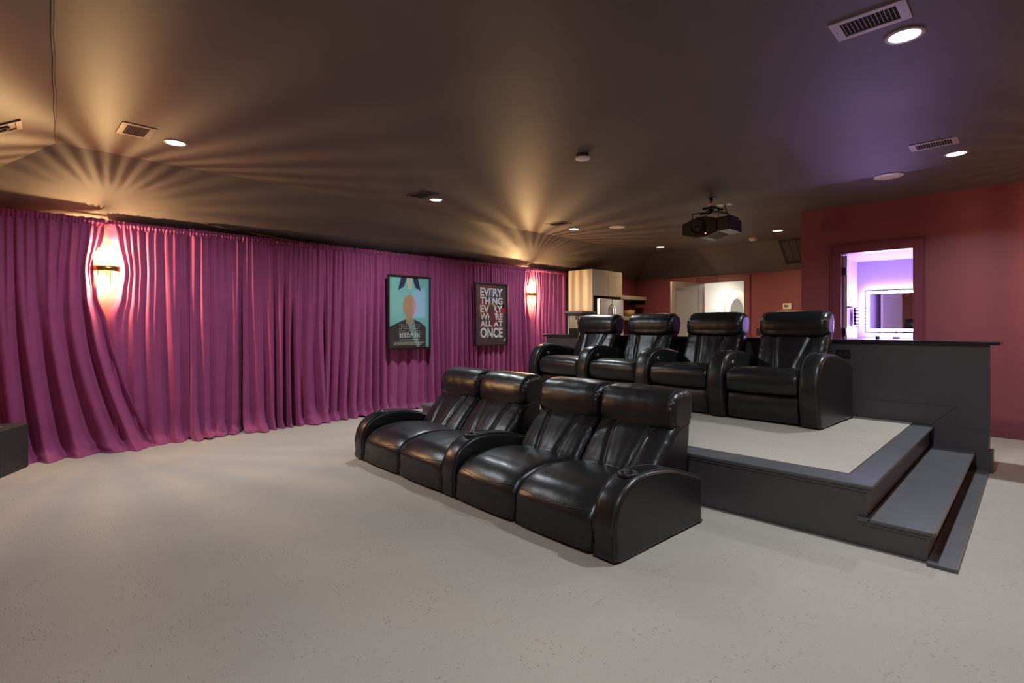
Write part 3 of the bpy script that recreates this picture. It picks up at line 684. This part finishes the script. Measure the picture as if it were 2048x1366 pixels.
# ------------------------------------------------------------------ subwoofer at the left edge
e = empty('subwoofer', (.037, 6.70, 0), math.radians(-29), label='black subwoofer cabinet with cloth front on the carpet at the left edge', cat='subwoofer')
mesh('cabinet', box(-.08, .14, -.21, .21, .0, .42, .006), M['blacksat'], e)
mesh('grille', box(.14, .155, -.207, .207, .004, .416, .007), M['blacksat'], e)
mesh('badge', box(.155, .158, .095, .128, .022, .030, .001), M['brass'], e)
rc = tag(mesh('remote_control', box(-.02, .02, -.075, .075, 0, .016, .006), M['chrome'], loc=(.03, 6.64, .421)), 'small silver remote lying on top of the black subwoofer', 'remote')
rc.rotation_euler = (0, 0, .9)
# plain white device of unknown use at the foot of the curtain
o = mesh('floor_puck', lathe([(0, .0), (.05, 0), (.058, .03), (.055, .085), (.03, .10), (.026, .085), (0, .083)], 28), M['white'], loc=(5.02, 6.86, 0), smooth=True)
tag(o, 'small white round device standing at the curtain hem behind the sofa', 'device')

# ------------------------------------------------------------------ projector on its ceiling mount
PX, PY = 6.72, 2.98
e = empty('projector', (PX, PY, CEIL), label='black ceiling mounted projector with round lens and silver drop pole', cat='projector')
mesh('ceiling_plate', lathe([(0, -.012), (.055, -.012), (.06, 0), (0, 0)], 24, (0.05, .06, 0)), M['black'], e)
mesh('drop_pole', lathe([(.024, -.14), (.024, -.01)], 16, (.05, .06, 0)), M['steel'], e, smooth=True)
br = mesh('mount_bracket', join(box(-.03, .13, -.02, .14, -.165, -.135, .004), box(-.06, .16, .045, .075, -.20, -.185, .003), box(.035, .065, -.09, .21, -.215, -.20, .003), lathe([(.03, -.20), (.03, -.16)], 12, (.05, .06, 0))), M['black'], e)
for p in ((-.14, .23), (.20, .23), (-.14, -.12), (.20, -.12)):
    mesh('mount_arm', tube([(.05, .06, -.20), (p[0]*.6, p[1]*.7, -.215), (p[0], p[1], -.225), (p[0], p[1], -.30)], .009, 6), M['black'], br, smooth=True)
mesh('adjust_knob', lathe([(.012, -.04), (.012, .02), (.006, .03)], 10, (.05, -.06, -.175), 'y'), M['black'], br, smooth=True)
W0, W1 = -.30, .33
sec = [(W1, -.36), (W1, -.50), (.13, -.555), (.02, -.555), (-.14, -.50), (W0, -.495), (W0, -.345), (-.14, -.335), (.02, -.29), (.13, -.29)]
bd = mesh('body', prism(sec, -.22, .14, 'x'), M['black'], e)
mesh('front_fascia', prism([(.30, -.375), (.30, -.49), (.12, -.54), (.02, -.54), (-.13, -.492), (-.13, -.35), (.02, -.305), (.12, -.305)], -.232, -.219, 'x'), M['black'], e)
mesh('lens_barrel', lathe([(.095, 0), (.098, -.02), (.085, -.026), (.078, -.010), (.05, -.004), (.0, -.003)], 32, (-.232, .11, -.425), 'x'), M['black'], e, smooth=True)
mesh('lens', lathe([(.046, -.004), (.03, -.014), (0, -.02)], 24, (-.232, .11, -.425), 'x'), mat('lens_glass', (.02, .02, .025), .08, spec=.8), e, smooth=True)
mesh('lens_ring', lathe([(.068, -.006), (.052, -.010), (.048, -.004)], 32, (-.232, .11, -.425), 'x'), M['ventdark'], e, smooth=True)
mesh('status_light', lathe([(0, -.006), (.007, -.003), (.007, 0)], 10, (-.232, .005, -.515), 'x'), mat('red_led', (1, .1, .05), .5, emit=(1, .08, .03), es=14), e)
mesh('side_panel', box(-.226, -.219, -.29, -.15, -.485, -.355, .002), M['blacksat'], e)
mesh('connector_bay', box(-.12, .12, -.28, -.10, -.335, -.305, .006), M['black'], e)
c1 = tag(mesh('power_cable', tube([(7.29, 3.08, CEIL-.01), (7.28, 3.05, CEIL-.10), (7.22, 3.0, CEIL-.20), (7.05, 2.96, CEIL-.27), (6.95, 2.86, CEIL-.30)], .008, 6), M['black'], smooth=True), 'black cable looping from the ceiling plate down to the projector', 'cable')
e = empty('ceiling_plate', (7.29, 3.08, CEIL), label='white cable plate on the ceiling behind the projector', cat='plate')
mesh('plate', box(-.06, .06, -.095, .095, -.008, 0, .002), M['white'], e); mesh('socket', box(-.02, .02, -.03, .03, -.014, -.008, .002), M['black'], e)

# ------------------------------------------------------------------ kitchenette: cabinet, refrigerator, shelves
FX0, FX1, FY = 8.785, 9.88, 6.45
cb = empty('refrigerator_cabinet', (FX0, FY, 0), label='tall grey cabinet enclosing the refrigerator with two upper doors', cat='cabinet')
mesh('side_panel', box(0, .045, 0, YW-FY-.10, 0, 2.51, .003), M['cab'], cb)
mesh('side_panel', box(FX1-FX0-.03, FX1-FX0, 0, YW-FY-.10, 0, 2.50, .003), M['cab'], cb)
mesh('top_rail', box(.045, FX1-FX0-.03, 0, .03, 2.41, 2.51, .003), M['cab'], cb)
mesh('back_panel', box(.045, FX1-FX0-.03, YW-FY-.12, YW-FY-.10, 0, 2.40), M['cab'], cb)
mesh('upper_box', box(.045, FX1-FX0-.03, .01, YW-FY-.12, 1.96, 2.41), M['cab'], cb)
wdt = (FX1-FX0-.075)/2
for i in range(2): mesh('cabinet_door', box(.048+i*(wdt+.001), .045+(i+1)*wdt-.004, -.012, .008, 1.965, 2.405, .003), M['cab'], cb)
fr = empty('refrigerator', (FX0+.10, FY-.10, 0), label='stainless steel french door refrigerator inside the grey cabinet', cat='refrigerator')
mesh('body', box(0, .88, .06, .66, .01, 1.90, .006), M['black'], fr)
for i in range(2):
    x0 = .002+i*.441
    d = mesh('refrigerator_door', join(box(x0, x0+.435, -.02, .055, .65, 1.90, .012)), M['steel'], fr)
    xh = .405 if i == 0 else .475
    mesh('door_handle', tube([(xh, -.02, .95), (xh, -.065, 1.0), (xh, -.07, 1.4), (xh, -.065, 1.72), (xh, -.02, 1.78)], .013, 8), M['chrome'], d, smooth=True)
mesh('freezer_drawer', box(.002, .878, -.02, .055, .03, .64, .012), M['steel'], fr)
for z, nm, x1 in ((1.955, 'thick grey floating shelf beside the refrigerator cabinet', 11.42), (1.47, 'lower grey floating shelf holding the tan basket', 11.42)):
    sh = empty('floating_shelf', (9.90, YW, z), label=nm, cat='shelf', group='floating shelves beside the refrigerator')
    mesh('board', box(0, x1-9.90, -.45, -.001, 0, .085, .004), M['cab'], sh)
    mesh('bracket', box(x1-9.90-.05, x1-9.90-.02, -.42, -.001, -.10, 0, .004), M['black'], sh)
bk = empty('basket', (10.94, 6.95, 1.555), label='tan woven basket on the lower shelf', cat='basket')
mesh('wall', lathe([(.0, 0), (.13, 0), (.155, .16), (.148, .16), (.124, .01), (0, .01)], 20), mat('tan_wicker', (.42, .27, .14), .7, var=.5, vscale=40, bump=.5, bscale=60), bk, smooth=True)
mesh('rim', tube([(.152*math.cos(t), .152*math.sin(t), .16) for t in [2*PI*i/24 for i in range(24)]], .008, 6, True), M['brass'], bk, smooth=True)

# ------------------------------------------------------------------ popcorn machine, bottle, candle on the bar
pc = empty('popcorn_machine', (6.75, 5.19, 1.20), label='silver and black popcorn machine standing on the bar by the curtain', cat='popcorn machine')
mesh('base', box(-.13, .13, -.145, .145, 0, .10, .005), M['black'], pc)
for sx in (-1, 1):
    for sy in (-1, 1): mesh('corner_post', box(sx*.125-.012, sx*.125+.012, sy*.14-.012, sy*.14+.012, .0, .30, .002), M['white'], pc)
mesh('roof', join(prism([(-.17, .30), (.17, .30), (.19, .345), (-.19, .345)], -.165, .165, 'x'),), M['black'], pc)
mesh('roof_cap', prism([(-.19, .345), (.19, .345), (.165, .375), (-.165, .375)], -.18, .18, 'x'), M['chrome'], pc)
for y in (-.09, 0, .09): mesh('scroll_ornament', tube([(-.171, y+.04*math.cos(t), .322+.012*math.sin(2*t)) for t in [2*PI*i/16 for i in range(16)]], .003, 5, True), M['chrome'], pc)
mesh('kettle', lathe([(0, .16), (.05, .16), (.056, .215), (.06, .22), (.058, .225), (0, .228)], 20, (0, .0, 0)), M['steel'], pc, smooth=True)
mesh('kettle_arm', tube([(0, 0, .225), (0, 0, .30)], .006, 6), M['chrome'], pc)
mesh('heat_lamp', lathe([(0, .235), (.02, .245), (.022, .265), (.010, .29), (.01, .30)], 12, (0, .085, 0)), M['white'], pc, smooth=True)
for x in (-.128, .128): mesh('glass_panel', box(x-.0015, x+.0015, -.128, .128, .10, .30), M['glass'], pc)
for y in (-.143, .143): mesh('glass_panel', box(-.113, .113, y-.0015, y+.0015, .10, .30), M['glass'], pc)
bo = empty('diffuser_bottle', (6.80, 1.045, 1.20), label='small clear glass bottle with a narrow neck standing on the bar', cat='bottle')
mesh('bottle', lathe([(0, 0), (.028, 0), (.032, .01), (.030, .035), (.010, .05), (.009, .068), (.012, .07)], 20), M['glass'], bo, smooth=True)
mesh('liquid', lathe([(0, .004), (.027, .005), (.027, .028), (0, .029)], 16), mat('pale_liquid', (.7, .6, .75), .2, trans=.5), bo, smooth=True)
mesh('stopper', lathe([(.008, .062), (.008, .085), (.0, .09)], 12), M['chrome'], bo, smooth=True)
cd = empty('candle_cup', (6.80, 1.21, 1.20), label='tiny dark candle cup on the bar left of the clear bottle', cat='candle')
mesh('cup', lathe([(0, 0), (.016, 0), (.020, .03), (.018, .03), (.014, .006), (0, .006)], 16), M['black'], cd, smooth=True); mesh('wax', lathe([(0, .006), (.0145, .006), (.016, .022), (0, .022)], 14), M['black'], cd)

# ------------------------------------------------------------------ wall plates
t = empty('thermostat', (XB, 3.635, 1.742), label='white thermostat with a small screen on the burgundy back wall', cat='thermostat')
mesh('case', box(-.028, 0, -.085, .085, -.062, .062, .012), M['white'], t); mesh('screen', box(-.0295, -.028, -.03, .055, -.022, .030), mat('lcd', (.13, .13, .09), .2), t)
for y in (-.015, .01, .035): mesh('digit_segment', box(-.0302, -.0295, y, y+.012, -.010, .018), M['black'], t)
t = empty('light_switch', (XB, 4.21, 1.21), label='black light switch plate on the back wall beside the white doorway', cat='switch')
mesh('plate', box(-.008, 0, -.045, .045, -.075, .075, .003), M['black'], t); mesh('rocker', box(-.013, -.008, -.018, .018, -.035, .035, .002), M['blacksat'], t)
t = empty('wall_outlet', (HX, 1.457, 1.045), label='black double outlet on the charcoal half wall right of the recliners', cat='outlet')
mesh('plate', box(-.008, 0, -.067, .067, -.043, .043, .003), M['black'], t)
for y in (-.025, .025): mesh('socket', lathe([(0, -.0095), (.016, -.0095), (.017, -.008)], 16, (0, y, 0), 'x'), M['blacksat'], t)

# ------------------------------------------------------------------ bathroom seen through the door
mr = empty('led_mirror', (10.95, 1.50, 1.59), label='backlit rectangular mirror with a glowing border in the violet bathroom', cat='mirror')
a, b = .63, .378
mesh('backlight', join(box(-.030, -.006, -a+.03, a-.03, b-.05, b-.03), box(-.030, -.006, -a+.03, a-.03, -b+.03, -b+.05), box(-.030, -.006, a-.05, a-.03, -b+.05, b-.05), box(-.030, -.006, -a+.03, -a+.05, -b+.05, b-.05)), M['halo'], mr)
mesh('chassis', box(-.045, -.030, -a, a, -b, b), M['steel'], mr)
mesh('mirror_pane', box(-.048, -.045, -a, a, -b, b), M['mirror'], mr)
i1, i2 = .028, .075
mesh('light_border', join(box(-.049, -.048, -a+i1, a-i1, b-i2, b-i1), box(-.049, -.048, -a+i1, a-i1, -b+i1, -b+i2), box(-.049, -.048, a-i2, a-i1, -b+i2, b-i2), box(-.049, -.048, -a+i1, -a+i2, -b+i2, b-i2)), M['led'], mr)
tb = empty('towel_bar', (10.45, 2.25, 1.655), label='black towel bar on the bathroom side wall', cat='towel bar')
mesh('bar', tube([(-.30, -.06, 0), (.30, -.06, 0)], .009, 8), M['black'], tb, smooth=True)
for x in (-.28, .28): mesh('post', tube([(x, 0, 0), (x, -.06, 0)], .011, 8), M['black'], tb, smooth=True)
V, Fs = [], []
n = 16; prof = [(-.074, -.34), (-.075, -.2), (-.074, -.05), (-.071, .0), (-.06, .011), (-.049, 0), (-.046, -.05), (-.045, -.2), (-.044, -.30)]
for y, z in prof:
    for i in range(n+1): V.append((-.12+.24*i/n, y+.006*math.sin(i*1.3+z*4), z))
for j in range(len(prof)-1):
    for i in range(n): Fs.append((j*(n+1)+i, j*(n+1)+i+1, (j+1)*(n+1)+i+1, (j+1)*(n+1)+i))
tm = mat('striped_towel', (.75, .72, .72), .9); nt = tm.node_tree
tc = nt.nodes.new('ShaderNodeTexCoord'); wv = nt.nodes.new('ShaderNodeTexWave'); wv.bands_direction = 'Z'; wv.inputs['Scale'].default_value = 5.5; wv.inputs['Distortion'].default_value = .2
cr = nt.nodes.new('ShaderNodeValToRGB'); cr.color_ramp.elements[0].position = .45; cr.color_ramp.elements[0].color = (.10, .08, .09, 1); cr.color_ramp.elements[1].position = .55; cr.color_ramp.elements[1].color = (.75, .70, .72, 1)
nt.links.new(tc.outputs['Object'], wv.inputs['Vector']); nt.links.new(wv.outputs['Fac'], cr.inputs['Fac']); nt.links.new(cr.outputs[0], nt.nodes['Principled BSDF'].inputs['Base Color'])
tw = mesh('towel', (V, Fs), tm, loc=(10.60, 2.25, 1.655), smooth=True); tag(tw, 'white and dark striped towel hanging on the bathroom bar', 'towel')
sd = tw.modifiers.new('thick', 'SOLIDIFY'); sd.thickness = .004
vn = empty('vanity', (10.67, 1.30, 0), label='white bathroom vanity below the glowing mirror', cat='vanity')
mesh('cabinet', box(-.25, .26, -.6, .6, .08, .82, .005), M['offw'], vn); mesh('top', box(-.27, .27, -.62, .62, .82, .86, .005), M['white'], vn)
for y in (-.3, .3): mesh('vanity_door', box(-.268, -.25, y-.28, y+.28, .12, .80, .004), M['offw'], vn)

# ------------------------------------------------------------------ hall: round mirror, lamp
rm = empty('round_mirror', (13.75, 5.50, 1.48), label='large round mirror in a white ribbed frame in the bright hall', cat='mirror')
R0, R1 = .55, .82; V, Fs = [], []; N = 96
pf_ = [(R0, -.02), (R0+.02, -.045), (R0+.10, -.085), (R0+.19, -.095), (R1-.03, -.075), (R1, -.03), (R1, -.002)]
for i in range(N):
    t = 2*PI*i/N
    for k, (r, y) in enumerate(pf_):
        rib = .010*(i % 2)*(1 if k in (4, 5) else 0)
        V.append(((r-rib)*math.cos(t), y-rib, (r-rib)*math.sin(t)))
m = len(pf_)
for i in range(N):
    j = (i+1) % N
    for k in range(m-1): Fs.append((i*m+k, i*m+k+1, j*m+k+1, j*m+k))
mesh('frame', (V, Fs), M['plaster'], rm, smooth=True)
mesh('mirror_pane', lathe([(0, -.02), (R0+.01, -.02), (R0+.01, -.01), (0, -.01)], 48, (0, 0, 0), 'y'), M['mirror'], rm)
hl = empty('hall_ceiling_light', (13.2, 4.3, 2.62), label='flush ceiling light in the bright hall beyond the back door', cat='ceiling light')
mesh('shade', lathe([(0, -.06), (.13, -.05), (.17, -.02), (.17, 0), (0, 0)], 28), M['lens_warm'], hl, smooth=True)
ld = bpy.data.lights.new('hall_lamp', 'AREA'); ld.shape = 'DISK'; ld.size = .4; ld.energy = 62; ld.color = (1, .96, .86)
lo = bpy.data.objects.new('hall_lamp', ld); COL.objects.link(lo); lo.parent = hl; lo.location = (0, 0, -.08)
